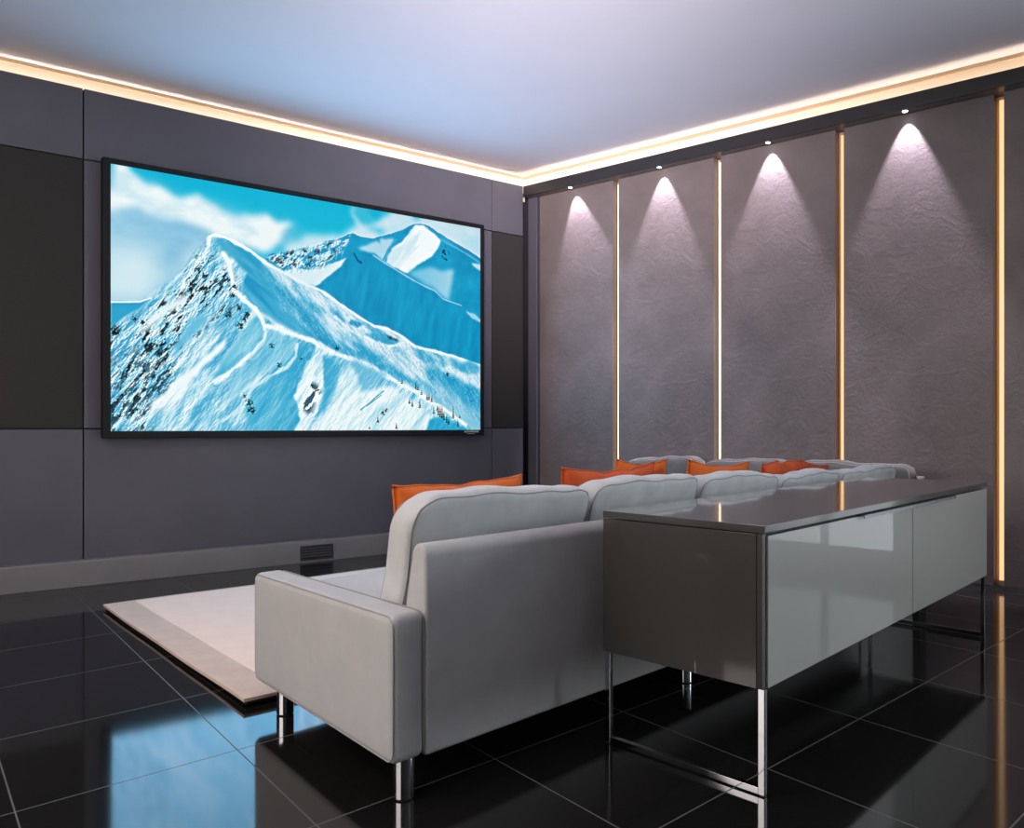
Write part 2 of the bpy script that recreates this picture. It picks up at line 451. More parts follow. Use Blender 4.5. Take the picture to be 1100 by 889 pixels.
# ------------------------------------------------------------------ the screen
tv = thing('flat_screen', 'huge black framed screen on the wall showing a snowy mountain', 'screen', TW(1.975, 0.03, 0.92))
S0_, S1_, Z0_, Z1_ = 0.532, 3.405, 0.965, 2.660
mb = MB(); bx(TW, 0.60, 3.35, 0.002, 0.03, 1.0, 2.62, mb); mb.build('mount', M['wall_dark'], tv)
mb = MB(); bx(TW, 0.497, 3.452, 0.03, 0.075, 0.920, 2.695, mb); mb.build('casing', M['tv_black'], tv, bevel=0.006)
mb = MB()
o4 = [(0.497, 0.920), (3.452, 0.920), (3.452, 2.695), (0.497, 2.695)]
i4 = [(S0_ - 0.002, Z0_ - 0.002), (S1_ + 0.002, Z0_ - 0.002), (S1_ + 0.002, Z1_ + 0.002), (S0_ - 0.002, Z1_ + 0.002)]
vs = [TW(s, 0.076, z) for s, z in o4] + [TW(s, 0.096, z) for s, z in o4] + [TW(s, 0.096, z) for s, z in i4] + [TW(s, 0.076, z) for s, z in i4]
fs = []
for i in range(4):
    j = (i + 1) % 4
    fs += [(i, j, 4 + j, 4 + i), (4 + i, 4 + j, 8 + j, 8 + i), (8 + i, 8 + j, 12 + j, 12 + i), (12 + i, 12 + j, j, i)]
mb.add(vs, fs)
mb.build('bezel', M['tv_black'], tv, bevel=0.003)
# two tiny lines of maker's lettering on the lower right of the frame
mb = MB(); x = S0_ + 0.168
for k in range(10):
    w = (0.011, 0.013, 0.009, 0.013, 0.012)[k % 5]
    bx(TW, x - w, x, 0.0962, 0.0972, 0.944, 0.958, mb); x -= w + 0.003
x = S0_ + 0.138
for k in range(8):
    w = (0.006, 0.004, 0.007, 0.005)[k % 4]
    bx(TW, x - w, x, 0.0962, 0.0970, 0.931, 0.937, mb); x -= w + 0.004
mb.build('maker_mark', M['logo'], tv)
# the picture on the screen, painted per grid point (u to the right, v up)
def paint(nu, nv):
    rs = np.random.RandomState(5)
    T = [rs.rand(128, 128) for _ in range(8)]
    def vn(x, y, k):
        xi = np.floor(x).astype(int); yi = np.floor(y).astype(int); fx = x - xi; fy = y - yi
        fx = fx * fx * (3 - 2 * fx); fy = fy * fy * (3 - 2 * fy); t = T[k % 8]
        a = t[xi % 128, yi % 128]; b = t[(xi + 1) % 128, yi % 128]; c = t[xi % 128, (yi + 1) % 128]; d = t[(xi + 1) % 128, (yi + 1) % 128]
        return (a * (1 - fx) + b * fx) * (1 - fy) + (c * (1 - fx) + d * fx) * fy
    def fbm(x, y, k=0, o=5, g=0.5):
        s = 0; a = 1.0; n = 0
        for i in range(o):
            s = s + a * vn(x * 2 ** i + 17.3 * i, y * 2 ** i + 5.1 * i, k + i); n += a; a *= g
        return s / n
    ASP = 1.695
    U, V = np.meshgrid(np.linspace(0, 1, nu), np.linspace(0, 1, nv))
    X = U * ASP; Y = V
    img = np.zeros((nv, nu, 3))
    def blur(m, r):
        if r < 1: return m
        for ax in (0, 1):
            for _ in range(2):
                p = np.pad(m, [(r + 1, r) if i == ax else (0, 0) for i in range(2)], mode='edge')
                c = np.cumsum(p, axis=ax)
                m = (np.take(c, range(2 * r + 1, c.shape[ax]), axis=ax) - np.take(c, range(0, c.shape[ax] - 2 * r - 1), axis=ax)) / (2 * r + 1)
        return m
    def poly(pts, soft=0, amp=0.0, sc=18, k=0):
        uu = U + amp * (fbm(X * sc, Y * sc, k) - 0.5); vv = V + amp * ASP * (fbm(X * sc + 31, Y * sc + 7, k + 2) - 0.5)
        ins = np.zeros(U.shape, bool); n = len(pts)
        for i in range(n):
            (x0, y0), (x1, y1) = pts[i], pts[(i + 1) % n]
            if y0 == y1: continue
            c = ((y0 > vv) != (y1 > vv)) & (uu < (x1 - x0) * (vv - y0) / (y1 - y0) + x0)
            ins ^= c
        return blur(ins.astype(float), int(soft))
    def line(pts, w, soft=0):          # w in units of screen height
        d = np.full(U.shape, 9.0); n = len(pts)
        for i in range(n - 1):
            ax, ay = pts[i][0] * ASP, pts[i][1]; bx_, by = pts[i + 1][0] * ASP, pts[i + 1][1]
            t = np.clip(((X - ax) * (bx_ - ax) + (Y - ay) * (by - ay)) / ((bx_ - ax) ** 2 + (by - ay) ** 2 + 1e-12), 0, 1)
            d = np.minimum(d, np.hypot(X - ax - t * (bx_ - ax), Y - ay - t * (by - ay)))
        return np.clip(1.5 - d / (w * (0.25 + 1.3 * fbm(X * 30, Y * 30, 6, 3))), 0, 1)
    def put(mask, col):
        col = np.array(col, float)
        if col.ndim == 1: col = col[None, None, :]
        img[...] = img * (1 - mask[..., None]) + col * mask[..., None]
    def ramp(t, stops):
        t = np.clip(t, 0, 1); xs = [s[0] for s in stops]
        return np.stack([np.interp(t, xs, [s[1][c] for s in stops]) for c in range(3)], -1)
    def rot(a):
        c, s = math.cos(math.radians(a)), math.sin(math.radians(a))
        return X * c + Y * s, -X * s + Y * c
    # sky and clouds
    put(np.ones(U.shape), ramp(V, [(0.5, (70, 190, 222)), (0.8, (20, 184, 216)), (1, (0, 178, 214))]))
    cl = fbm(X * 5, Y * 9, 1)
    put(poly([(-0.000, 0.974), (0.031, 0.959), (0.060, 0.933), (0.120, 0.922), (0.193, 0.913), (0.281, 0.892), (0.386, 0.872), (0.430, 0.871), (0.411, 0.791), (0.270, 0.711), (0.215, 0.606), (-0.000, 0.358)], 14, 0.05, 7), ramp(cl, [(0.3, (128, 188, 220)), (0.7, (165, 212, 232))]))
    put(poly([(-0.006, 1.004), (0.023, 0.999), (0.038, 0.962), (0.064, 0.941), (0.096, 0.954), (0.124, 0.941), (0.153, 0.924), (0.191, 0.938), (0.204, 0.923), (0.239, 0.903), (0.275, 0.909), (0.311, 0.903), (0.351, 0.906), (0.382, 0.879), (0.428, 0.887), (0.399, 0.848), (0.396, 0.804), (0.367, 0.758), (0.339, 0.737), (0.297, 0.758), (0.237, 0.775), (0.187, 0.808), (0.120, 0.828), (0.060, 0.840), (0.031, 0.847), (-0.006, 0.823)], 5, 0.05, 9, 3), ramp(fbm(X * 8, Y * 14, 2), [(0.3, (205, 232, 240)), (0.6, (236, 246, 247))]))
    put(poly([(-0.006, 0.698), (0.031, 0.696), (0.080, 0.696), (0.104, 0.676), (0.116, 0.624), (0.104, 0.579), (0.090, 0.519), (-0.006, 0.490)], 16, 0.07, 8, 4), (208, 233, 240))
    put(poly([(0.162, 0.721), (0.208, 0.746), (0.193, 0.657), (0.141, 0.592), (0.120, 0.589)], 12, 0.05, 9), (196, 226, 238))
    put(poly([(0.406, 0.774), (0.450, 0.856), (0.498, 0.852), (0.569, 0.876), (0.618, 0.938), (0.674, 0.927), (0.760, 0.966), (0.731, 0.906), (0.591, 0.832), (0.460, 0.762)], 6, 0.06, 10, 1) * 0.95, (206, 230, 240))
    put(poly([(0.580, 0.979), (0.607, 0.994), (0.645, 0.945), (0.674, 0.995), (0.731, 1.010), (0.852, 1.015), (1.048, 1.028), (1.048, 0.756), (0.852, 0.890), (0.760, 0.939), (0.645, 0.920), (0.601, 0.934)], 5, 0.05, 12, 2), ramp(fbm(X * 6, Y * 10, 5), [(0.3, (170, 218, 234)), (0.65, (206, 228, 238))]))
    put(poly([(0.607, 0.986), (0.640, 0.986), (0.657, 0.948), (0.634, 0.926), (0.601, 0.934), (0.585, 0.963)], 4, 0.05, 16), (50, 186, 216))
    # rear massif
    B2 = ramp(fbm(X * 14, Y * 14, 3), [(0.2, (0, 140, 186)), (0.8, (20, 164, 206))])
    put(poly([(0.316, 0.624), (0.358, 0.733), (0.386, 0.751), (0.416, 0.753), (0.440, 0.778), (0.480, 0.791), (0.511, 0.826), (0.543, 0.841), (0.569, 0.868), (0.591, 0.877), (0.612, 0.870), (0.640, 0.868), (0.668, 0.883), (0.702, 0.904), (0.737, 0.929), (0.763, 0.958), (0.781, 0.971), (0.805, 0.977), (0.839, 0.959), (0.877, 0.932), (0.931, 0.899), (1.014, 0.848), (1.014, 0.285), (0.386, 0.244)], 0, 0.006, 40), B2)
    put(poly([(0.781, 0.966), (0.805, 0.972), (0.824, 0.946), (0.842, 0.937), (0.864, 0.911), (0.855, 0.873), (0.833, 0.824), (0.796, 0.790), (0.775, 0.759), (0.752, 0.729), (0.734, 0.738), (0.685, 0.767), (0.696, 0.813), (0.714, 0.851), (0.743, 0.887), (0.763, 0.936)], 1, 0.008, 40), ramp(fbm(*[q * s for q, s in zip(rot(50), (6, 22))], 2), [(0.3, (205, 232, 240)), (0.5, (240, 248, 250))]))
    put(poly([(0.601, 0.817), (0.634, 0.842), (0.657, 0.863), (0.671, 0.850), (0.668, 0.875), (0.714, 0.885), (0.699, 0.839), (0.682, 0.771), (0.651, 0.803), (0.623, 0.805)], 2, 0.008, 30), (170, 214, 232))
    put(line([(0.719, 0.882), (0.691, 0.820), (0.679, 0.779)], 0.004), (60, 165, 205))
    put(poly([(0.755, 0.738), (0.796, 0.755), (0.830, 0.779), (0.864, 0.763), (0.908, 0.781), (0.902, 0.707), (0.889, 0.628), (0.864, 0.647), (0.839, 0.678), (0.808, 0.691)], 4, 0.01, 20), ramp((U - 0.8) * 8, [(0, (120, 196, 224)), (1, (170, 214, 232))]))
    put(line([(0.864, 0.915), (0.915, 0.886), (0.964, 0.856), (1.007, 0.823)], 0.006), (70, 176, 212))
    put(poly([(0.967, 0.824), (1.003, 0.822), (1.007, 0.786), (0.980, 0.804)], 1), (180, 220, 236))
    ro = (fbm(*[q * s for q, s in zip(rot(-30), (60, 90))], 4) > 0.60) * 1.0
    put(poly([(0.852, 0.886), (0.870, 0.903), (0.902, 0.829), (0.896, 0.805), (0.864, 0.830)], 1, 0.01) * ro, (10, 60, 90))
    # rocks of the left shoulder
    put(poly([(0.353, 0.724), (0.386, 0.747), (0.440, 0.774), (0.498, 0.811), (0.550, 0.856), (0.585, 0.868), (0.558, 0.791), (0.498, 0.706), (0.440, 0.694), (0.401, 0.675), (0.377, 0.698)], 1, 0.01, 30) * (fbm(*[q * s for q, s in zip(rot(35), (26, 60))], 6) > 0.50), (170, 220, 235))
    put(poly([(0.358, 0.717), (0.391, 0.744), (0.498, 0.803), (0.543, 0.837), (0.558, 0.800), (0.498, 0.718), (0.465, 0.691), (0.435, 0.701), (0.396, 0.686)], 2, 0.01, 30) * (fbm(*[q * s for q, s in zip(rot(35), (40, 80))], 1) > 0.60), (14, 50, 70))
    put(poly([(0.394, 0.673), (0.435, 0.697), (0.465, 0.691), (0.511, 0.720), (0.553, 0.753), (0.572, 0.765), (0.553, 0.716), (0.516, 0.668), (0.486, 0.622), (0.448, 0.632), (0.416, 0.650)], 1, 0.006, 30), (214, 236, 242))
    # blue dome
    B3 = ramp(fbm(*[q * s for q, s in zip(rot(80), (8, 40))], 2), [(0.25, (0, 138, 184)), (0.75, (14, 156, 200))])
    put(poly([(0.475, 0.613), (0.501, 0.645), (0.527, 0.683), (0.553, 0.725), (0.569, 0.757), (0.596, 0.791), (0.621, 0.805), (0.648, 0.794), (0.691, 0.760), (0.734, 0.730), (0.778, 0.699), (0.808, 0.682), (0.842, 0.666), (0.870, 0.630), (0.934, 0.608), (1.007, 0.540), (1.014, 0.193), (0.591, 0.258)], 1, 0.005, 40), B3)
    put(line([(0.648, 0.794), (0.691, 0.760), (0.734, 0.730), (0.778, 0.699), (0.808, 0.682), (0.842, 0.666), (0.870, 0.630), (0.934, 0.608)], 0.0035), (130, 200, 226))
    put(poly([(0.947, 0.583), (0.980, 0.569), (1.010, 0.540), (1.010, 0.527), (0.973, 0.545)], 1, 0.01), (150, 208, 230))
    put(line([(0.591, 0.790), (0.601, 0.763), (0.612, 0.753)], 0.005), (10, 90, 130))
    # slopes under the lit ridge
    W4 = ramp(fbm(*[q * s for q, s in zip(rot(-38), (7, 26))], 5), [(0.30, (60, 168, 208)), (0.45, (140, 202, 226)), (0.62, (208, 230, 240))])
    put(poly([(0.346, 0.703), (0.386, 0.676), (0.440, 0.638), (0.498, 0.608), (0.550, 0.559), (0.604, 0.509), (0.651, 0.473), (0.691, 0.465), (0.731, 0.440), (0.778, 0.393), (0.852, 0.373), (0.921, 0.352), (1.014, 0.313), (1.014, -0.040), (0.386, 0.166), (0.293, 0.620)], 1, 0.006, 40), W4)
    put(line([(0.346, 0.703), (0.386, 0.676), (0.440, 0.638), (0.498, 0.608), (0.550, 0.559), (0.604, 0.509), (0.651, 0.473), (0.691, 0.465), (0.731, 0.440), (0.778, 0.393), (0.852, 0.373), (0.921, 0.352), (1.014, 0.313)], 0.007), (228, 242, 246))
    put(poly([(0.585, 0.494), (0.607, 0.484), (0.621, 0.478), (0.601, 0.459), (0.574, 0.476)], 1), (20, 150, 195))
    put(poly([(0.623, 0.436), (0.657, 0.448), (0.696, 0.427), (0.734, 0.406), (0.705, 0.390), (0.668, 0.399), (0.634, 0.421)], 2, 0.006), (50, 166, 206))
    put(poly([(0.679, 0.443), (0.699, 0.432), (0.731, 0.409), (0.714, 0.408), (0.691, 0.427)], 1, 0.02, 60), (20, 60, 84))
    put(line([(0.537, 0.500), (0.591, 0.437), (0.632, 0.416), (0.659, 0.394), (0.696, 0.385), (0.743, 0.402)], 0.008), (220, 238, 244))
    put(poly([(0.270, 0.760), (0.316, 0.739), (0.362, 0.664), (0.411, 0.594), (0.473, 0.507), (0.516, 0.448), (0.543, 0.394), (0.591, 0.333), (0.498, 0.365), (0.435, 0.415), (0.327, 0.503), (0.277, 0.571)], 3, 0.01, 20), ramp(fbm(*[q * s for q, s in zip(rot(-42), (5, 34))], 4), [(0.25, (28, 150, 196)), (0.55, (64, 172, 210)), (0.8, (120, 196, 224))]))
    put(poly([(0.601, 0.400), (0.634, 0.370), (0.691, 0.307), (0.749, 0.259), (0.796, 0.218), (0.796, 0.197), (0.760, 0.217), (0.702, 0.257), (0.645, 0.303), (0.601, 0.342)], 3, 0.012, 20), (40, 160, 202))
    put(poly([(0.808, 0.294), (0.852, 0.293), (0.902, 0.260), (1.007, 0.192), (1.007, 0.072), (0.947, 0.117), (0.877, 0.187), (0.827, 0.238)], 3, 0.012, 20), ramp(fbm(X * 20, Y * 20, 2), [(0.3, (20, 150, 196)), (0.7, (50, 168, 208))]))
    put(poly([(0.883, 0.349), (0.915, 0.342), (0.934, 0.326), (0.967, 0.338), (1.003, 0.303), (0.987, 0.275), (0.941, 0.272), (0.908, 0.297)], 3, 0.02, 30), (60, 170, 208))
    put(poly([(0.889, 0.313), (0.947, 0.272), (1.007, 0.229), (1.007, 0.192), (0.964, 0.227), (0.908, 0.270), (0.864, 0.293)], 2, 0.01), (214, 234, 242))
    put(poly([(0.805, 0.201), (0.852, 0.230), (0.915, 0.170), (0.980, 0.099), (1.007, 0.044), (1.007, -0.007), (0.883, -0.006)], 6, 0.03, 16) * 0.8, (130, 196, 222))
    # near mountain
    MT = [(-0.000, 0.386), (0.017, 0.416), (0.033, 0.439), (0.060, 0.468), (0.080, 0.503), (0.104, 0.543), (0.124, 0.579), (0.151, 0.624), (0.174, 0.668), (0.191, 0.705), (0.208, 0.739), (0.217, 0.755), (0.213, 0.777), (0.228, 0.792), (0.248, 0.789), (0.281, 0.766), (0.311, 0.738), (0.297, 0.705), (0.320, 0.671), (0.297, 0.621), (0.297, 0.559), (0.327, 0.507), (0.362, 0.457), (0.430, 0.422), (0.475, 0.395), (0.532, 0.352), (0.596, 0.316), (0.657, 0.279), (0.725, 0.223), (0.796, 0.170), (0.877, 0.101), (0.947, 0.030), (0.987, -0.012), (-0.006, -0.025)]
    rx, ry = rot(-128)
    st = fbm(rx * 8, ry * 30, 3, 5, 0.6); st2 = fbm(rx * 16, ry * 48, 1, 5, 0.62)
    put(poly(MT, 1, 0.006, 40), ramp(st, [(0.28, (60, 168, 208)), (0.44, (110, 192, 222)), (0.56, (180, 224, 238)), (0.70, (230, 244, 249))]))
    rockm = poly([(-0.000, 0.393), (0.060, 0.461), (0.124, 0.579), (0.191, 0.705), (0.217, 0.748), (0.248, 0.717), (0.270, 0.616), (0.279, 0.534), (0.261, 0.463), (0.215, 0.419), (0.172, 0.333), (0.141, 0.210), (0.090, 0.135), (0.060, 0.003), (-0.000, -0.004)], 8, 0.06, 10)
    put(rockm * ((st < 0.43) * 0.75), ramp(st2, [(0.3, (60, 160, 200)), (0.7, (120, 192, 220))]))
    def relief(x, y, k, g=0.66):        # crisp light and dark facets of wind-packed snow
        h = fbm(x, y, k, 6, g); gy, gx = np.gradient(h)
        r = gx * 1.0 - gy * 0.45
        return np.tanh(r / (r.std() * 1.1))
    rl = relief(rx * 9, ry * 26, 3); rl2 = relief(X * 26, Y * 30, 5)
    def facet(mask, r, a):
        put(mask * np.clip(-r, 0, 1) * a, (40, 158, 200)); put(mask * np.clip(r, 0, 1) * a, (240, 249, 251))
    facet(poly(MT, 1), rl, 0.34)
    facet(rockm, relief(rx * 16, ry * 44, 5, 0.7), 0.7)
    fl = np.clip((fbm(rx * 26, ry * 95, 5, 4, 0.7) - 0.55) * 30, 0, 1) * np.clip((fbm(rx * 5, ry * 22, 6) - 0.42) * 14, 0, 1)
    put(rockm * fl, ramp(fbm(X * 90, Y * 90, 2), [(0.35, (8, 26, 34)), (0.7, (60, 104, 120))]))
    put(poly([(-0.000, 0.254), (0.060, 0.322), (0.130, 0.246), (0.110, 0.154), (0.040, -0.004), (-0.000, -0.004)], 12, 0.06, 10) * np.clip((fbm(rx * 34, ry * 110, 5, 5, .7) - 0.535) * 20, 0, 1) * 0.7, (22, 70, 92))
    # wind lip and shaded hollow below the summit
    put(poly([(0.230, 0.773), (0.261, 0.773), (0.297, 0.743), (0.334, 0.705), (0.367, 0.649), (0.386, 0.590), (0.344, 0.606), (0.297, 0.659), (0.261, 0.705), (0.239, 0.738)], 2, 0.02, 20), ramp(fbm(*[q * s for q, s in zip(rot(-40), (6, 26))], 1), [(0.3, (40, 158, 200)), (0.7, (96, 186, 216))]))
    put(line([(0.213, 0.747), (0.215, 0.777), (0.228, 0.788), (0.250, 0.785), (0.281, 0.766), (0.316, 0.739), (0.348, 0.704)], 0.008), (238, 248, 250))
    put(line([(0.248, 0.717), (0.261, 0.682), (0.268, 0.623), (0.275, 0.571), (0.297, 0.537), (0.327, 0.503)], 0.009), (232, 246, 249))
    # snowy gullies
    put(poly([(0.153, 0.211), (0.215, 0.315), (0.259, 0.387), (0.248, 0.329), (0.193, 0.232), (0.151, 0.138), (0.104, 0.082), (0.080, 0.053), (0.092, 0.117)], 2, 0.02, 20), (234, 246, 249))
    put(poly([(0.070, 0.402), (0.120, 0.498), (0.172, 0.554), (0.153, 0.500), (0.104, 0.424), (0.060, 0.358)], 3, 0.02, 20), (226, 243, 248))
    put(poly([(0.126, 0.329), (0.162, 0.413), (0.204, 0.485), (0.213, 0.438), (0.172, 0.359), (0.141, 0.308)], 4, 0.02, 20), (104, 190, 220))
    put(poly([(0.222, 0.219), (0.270, 0.343), (0.330, 0.472), (0.351, 0.444), (0.353, 0.413), (0.316, 0.332), (0.270, 0.244), (0.226, 0.181)], 3, 0.015, 20), ramp(fbm(rx * 5, ry * 20, 7), [(0.3, (80, 182, 214)), (0.7, (150, 212, 232))]))
    put(line([(0.327, 0.507), (0.344, 0.459), (0.353, 0.413), (0.348, 0.374), (0.316, 0.317), (0.288, 0.276), (0.257, 0.228), (0.230, 0.197)], 0.011), (236, 247, 250))
    put(poly([(0.355, 0.429), (0.386, 0.417), (0.425, 0.382), (0.435, 0.351), (0.416, 0.310), (0.377, 0.275), (0.330, 0.225), (0.297, 0.162), (0.257, 0.115), (0.239, 0.085), (0.275, 0.222), (0.327, 0.310), (0.353, 0.366)], 3, 0.015, 20), ramp(fbm(rx * 5, ry * 18, 2), [(0.3, (100, 190, 220)), (0.7, (170, 220, 236))]))
    put(poly([(0.430, 0.351), (0.460, 0.378), (0.475, 0.323), (0.450, 0.257), (0.430, 0.152), (0.430, 0.088), (0.450, 0.041), (0.430, -0.007), (0.316, -0.006), (0.297, 0.063), (0.311, 0.147), (0.377, 0.244)], 4, 0.015, 20), ramp(fbm(*[q * s for q, s in zip(rot(60), (5, 22))], 2), [(0.3, (46, 164, 206)), (0.7, (84, 184, 216))]))
    put(poly([(0.501, 0.325), (0.532, 0.319), (0.548, 0.255), (0.537, 0.172), (0.511, 0.090), (0.496, 0.065), (0.501, 0.171), (0.506, 0.252)], 3, 0.015, 20), (60, 170, 208))
    put(poly([(0.455, 0.281), (0.480, 0.323), (0.506, 0.317), (0.506, 0.236), (0.501, 0.154), (0.486, 0.089), (0.460, -0.007), (0.420, -0.007), (0.440, 0.041), (0.440, 0.088), (0.425, 0.152), (0.440, 0.208)], 1, 0.014, 30), ramp(fbm(*[q * s for q, s in zip(rot(55), (8, 34))], 4), [(0.3, (160, 212, 230)), (0.5, (232, 245, 249))]))
    put(poly([(0.430, 0.152), (0.475, 0.210), (0.496, 0.171), (0.470, 0.073), (0.440, 0.088)], 3, 0.02, 20) * (fbm(*[q * s for q, s in zip(rot(60), (24, 60))], 3) > 0.56), (50, 90, 110))
    put(line([(0.358, 0.437), (0.391, 0.425), (0.430, 0.406), (0.475, 0.387), (0.527, 0.343), (0.596, 0.312), (0.657, 0.275), (0.725, 0.219), (0.796, 0.166), (0.877, 0.097), (0.947, 0.025)], 0.012), (234, 246, 249))
    put(line([(0.248, 0.040), (0.297, 0.101), (0.316, 0.171), (0.362, 0.227), (0.406, 0.269), (0.430, 0.319), (0.433, 0.367)], 0.007), (190, 228, 240))
    put(poly([(0.591, 0.320), (0.645, 0.287), (0.691, 0.256), (0.645, 0.211), (0.623, 0.168), (0.601, 0.217), (0.580, 0.274)], 4, 0.02, 18), (110, 190, 220))
    put(poly([(0.553, 0.247), (0.585, 0.291), (0.601, 0.242), (0.612, 0.175), (0.645, 0.185), (0.702, 0.205), (0.731, 0.180), (0.766, 0.138), (0.808, 0.096), (0.852, 0.025), (0.883, -0.020), (0.475, -0.016), (0.516, 0.090), (0.543, 0.172)], 3, 0.012, 20), ramp(fbm(*[q * s for q, s in zip(rot(50), (5, 20))], 6), [(0.25, (176, 220, 234)), (0.45, (232, 246, 246))]))
    put(line([(0.612, 0.092), (0.679, 0.178)], 0.004), (110, 180, 206)); put(line([(0.629, 0.109), (0.674, 0.161)], 0.003), (100, 170, 200))
    put(poly([(0.827, 0.052), (0.864, 0.070), (0.947, 0.007), (0.947, -0.021), (0.815, -0.019)], 2, 0.01), (30, 160, 202))
    lower = poly([(0.243, 0.220), (0.330, 0.453), (0.435, 0.399), (0.596, 0.308), (0.796, 0.166), (0.964, -0.002), (-0.000, -0.004), (-0.000, 0.080)], 4)
    facet(lower, relief(rx * 7, ry * 24, 6, 0.6), 0.2)
    facet(poly([(0.346, 0.688), (0.498, 0.592), (0.651, 0.465), (0.852, 0.364), (1.007, 0.303), (1.007, 0.030), (0.796, 0.183), (0.498, 0.365), (0.386, 0.519)], 4), relief(*[q * s for q, s in zip(rot(-40), (9, 30))], 2, 0.6), 0.30)
    facet(poly([(0.353, 0.724), (0.550, 0.847), (0.569, 0.785), (0.498, 0.698), (0.435, 0.677), (0.386, 0.676)], 3), relief(X * 34, Y * 34, 4), 0.55)
    # dark trees
    for x, y, h in TREES:
        q = np.clip((y + h - V) / h, 0, 1)
        wd = 0.0045 * q * (0.7 + 0.5 * np.sin(V * 900))
        put(((np.abs(U - x) < wd + 0.0006) & (V > y) & (V < y + h)) * 1.0, (14, 44, 56))
    for x, y, h in SPECKS:
        d = np.hypot((X - x * ASP), (Y - y)) / (h * 1.15) + 4.0 * np.abs(fbm(X * 70, Y * 70, 3, 4, .7) - 0.5)
        put(np.clip((0.95 - d) * 4, 0, 1) * 0.85, (20, 46, 58))
    # horizon haze at the left
    put(poly([(-0.000, 0.483), (0.060, 0.493), (0.080, 0.506), (0.060, 0.468), (0.033, 0.439), (0.017, 0.416), (-0.000, 0.393)], 1, 0.004), (46, 164, 206))
    put(line([(-0.000, 0.483), (0.060, 0.493), (0.084, 0.511)], 0.004), (214, 238, 244))
    for r_, a_ in ((1, 0.5), (6, 0.22)):       # crisp detail
        img = img + a_ * (img - np.stack([blur(img[..., k], r_) for k in range(3)], -1))
    c = np.clip(img / 255.0, 0, 1)
    return np.where(c <= 0.04045, c / 12.92, ((c + 0.055) / 1.055) ** 2.4)

NU, NV = 620, 366
TREES = [(0.7369, 0.2154, 0.0259),(0.7813, 0.1914, 0.0394),(0.7873, 0.1873, 0.0263),(0.7994, 0.1658, 0.0220),(0.8177, 0.1400, 0.0354),(0.8238, 0.1402, 0.0398),(0.8330, 0.1316, 0.0355),(0.7605, 0.1208, 0.0261),(0.7694, 0.1079, 0.0306),(0.7934, 0.1041, 0.0395),(0.8392, 0.0740, 0.0355),(0.8609, 0.0609, 0.0581),(0.8672, 0.0565, 0.0626),(0.8734, 0.0476, 0.0448),(0.8829, 0.0341, 0.0405),(0.8892, 0.0252, 0.0360),(0.9051, 0.0523, 0.0768),(0.8547, 0.0697, 0.0402),(0.9212, 0.0161, 0.0363),(0.9276, 0.0570, 0.0182),(0.7194, 0.0034, 0.0302),(0.6372, 0.0038, 0.0168),(0.6623, 0.0334, 0.0381),(0.8516, 0.0920, 0.0268)]
SPECKS = [(0.6793, 0.0803, 0.0170),(0.6849, 0.0889, 0.0171),(0.8861, 0.2681, 0.0135),(0.3111, 0.1128, 0.0230),(0.3157, 0.0860, 0.0230),(0.2973, 0.1468, 0.0153),(0.4754, 0.1938, 0.0161),(0.4881, 0.1783, 0.0121),(0.4452, 0.3081, 0.0159),(0.3864, 0.2757, 0.0157),(0.5426, 0.3613, 0.0123),(0.3673, 0.3563, 0.0156),(0.2702, 0.5476, 0.0189),(0.2837, 0.5040, 0.0191),(0.2973, 0.4602, 0.0191),(0.3065, 0.4767, 0.0192),(0.2882, 0.4285, 0.0228),(0.2612, 0.4705, 0.0189),(0.2041, 0.6187, 0.0186),(0.1742, 0.5764, 0.0184),(0.1912, 0.6385, 0.0148),(0.0797, 0.3135, 0.0215),(0.0520, 0.4277, 0.0177),(0.0697, 0.4194, 0.0178),(0.2590, 0.6138, 0.0151),(0.2747, 0.5862, 0.0152)]
me = D.meshes.new('display')
su, sv = np.meshgrid(np.linspace(0, 1, NU), np.linspace(0, 1, NV))
P = np.empty((NU * NV, 3))
ss = (S1_ + (S0_ - S1_) * su).ravel(); zz = (Z0_ + (Z1_ - Z0_) * sv).ravel()
q0 = np.array(TW(0, 0.0885, 0)); q1 = np.array(TW(1, 0.0885, 0)) - q0
P[:, 0] = q0[0] + q1[0] * ss; P[:, 1] = q0[1] + q1[1] * ss; P[:, 2] = zz
tvl = np.array(tv.location)
me.vertices.add(NU * NV); me.vertices.foreach_set('co', (P - tvl).ravel())
ii = (np.arange(NV - 1)[:, None] * NU + np.arange(NU - 1)[None, :]).ravel()
quads = np.stack([ii, ii + 1, ii + NU + 1, ii + NU], 1)
me.loops.add(quads.size); me.loops.foreach_set('vertex_index', quads.ravel())
me.polygons.add(len(quads)); me.polygons.foreach_set('loop_start', np.arange(0, quads.size, 4)); me.polygons.foreach_set('loop_total', np.full(len(quads), 4))
me.update(calc_edges=True)
ca = me.color_attributes.new('picture', 'FLOAT_COLOR', 'POINT')
cc = np.ones((NU * NV, 4)); cc[:, :3] = paint(NU, NV).reshape(-1, 3)
ca.data.foreach_set('color', cc.ravel())
m = emis('screen_picture', (1, 1, 1, 1), 1.0); bsdf(m).inputs['Base Color'].default_value = (0.002, 0.002, 0.002, 1); bsdf(m).inputs['Specular IOR Level'].default_value = 0.15
at = nd(m, 'ShaderNodeAttribute'); at.attribute_name = 'picture'
lk(m, at.outputs['Color'], bsdf(m).inputs['Emission Color'])
me.materials.append(m)
disp = D.objects.new('display', me); COL.objects.link(disp); disp.parent = tv


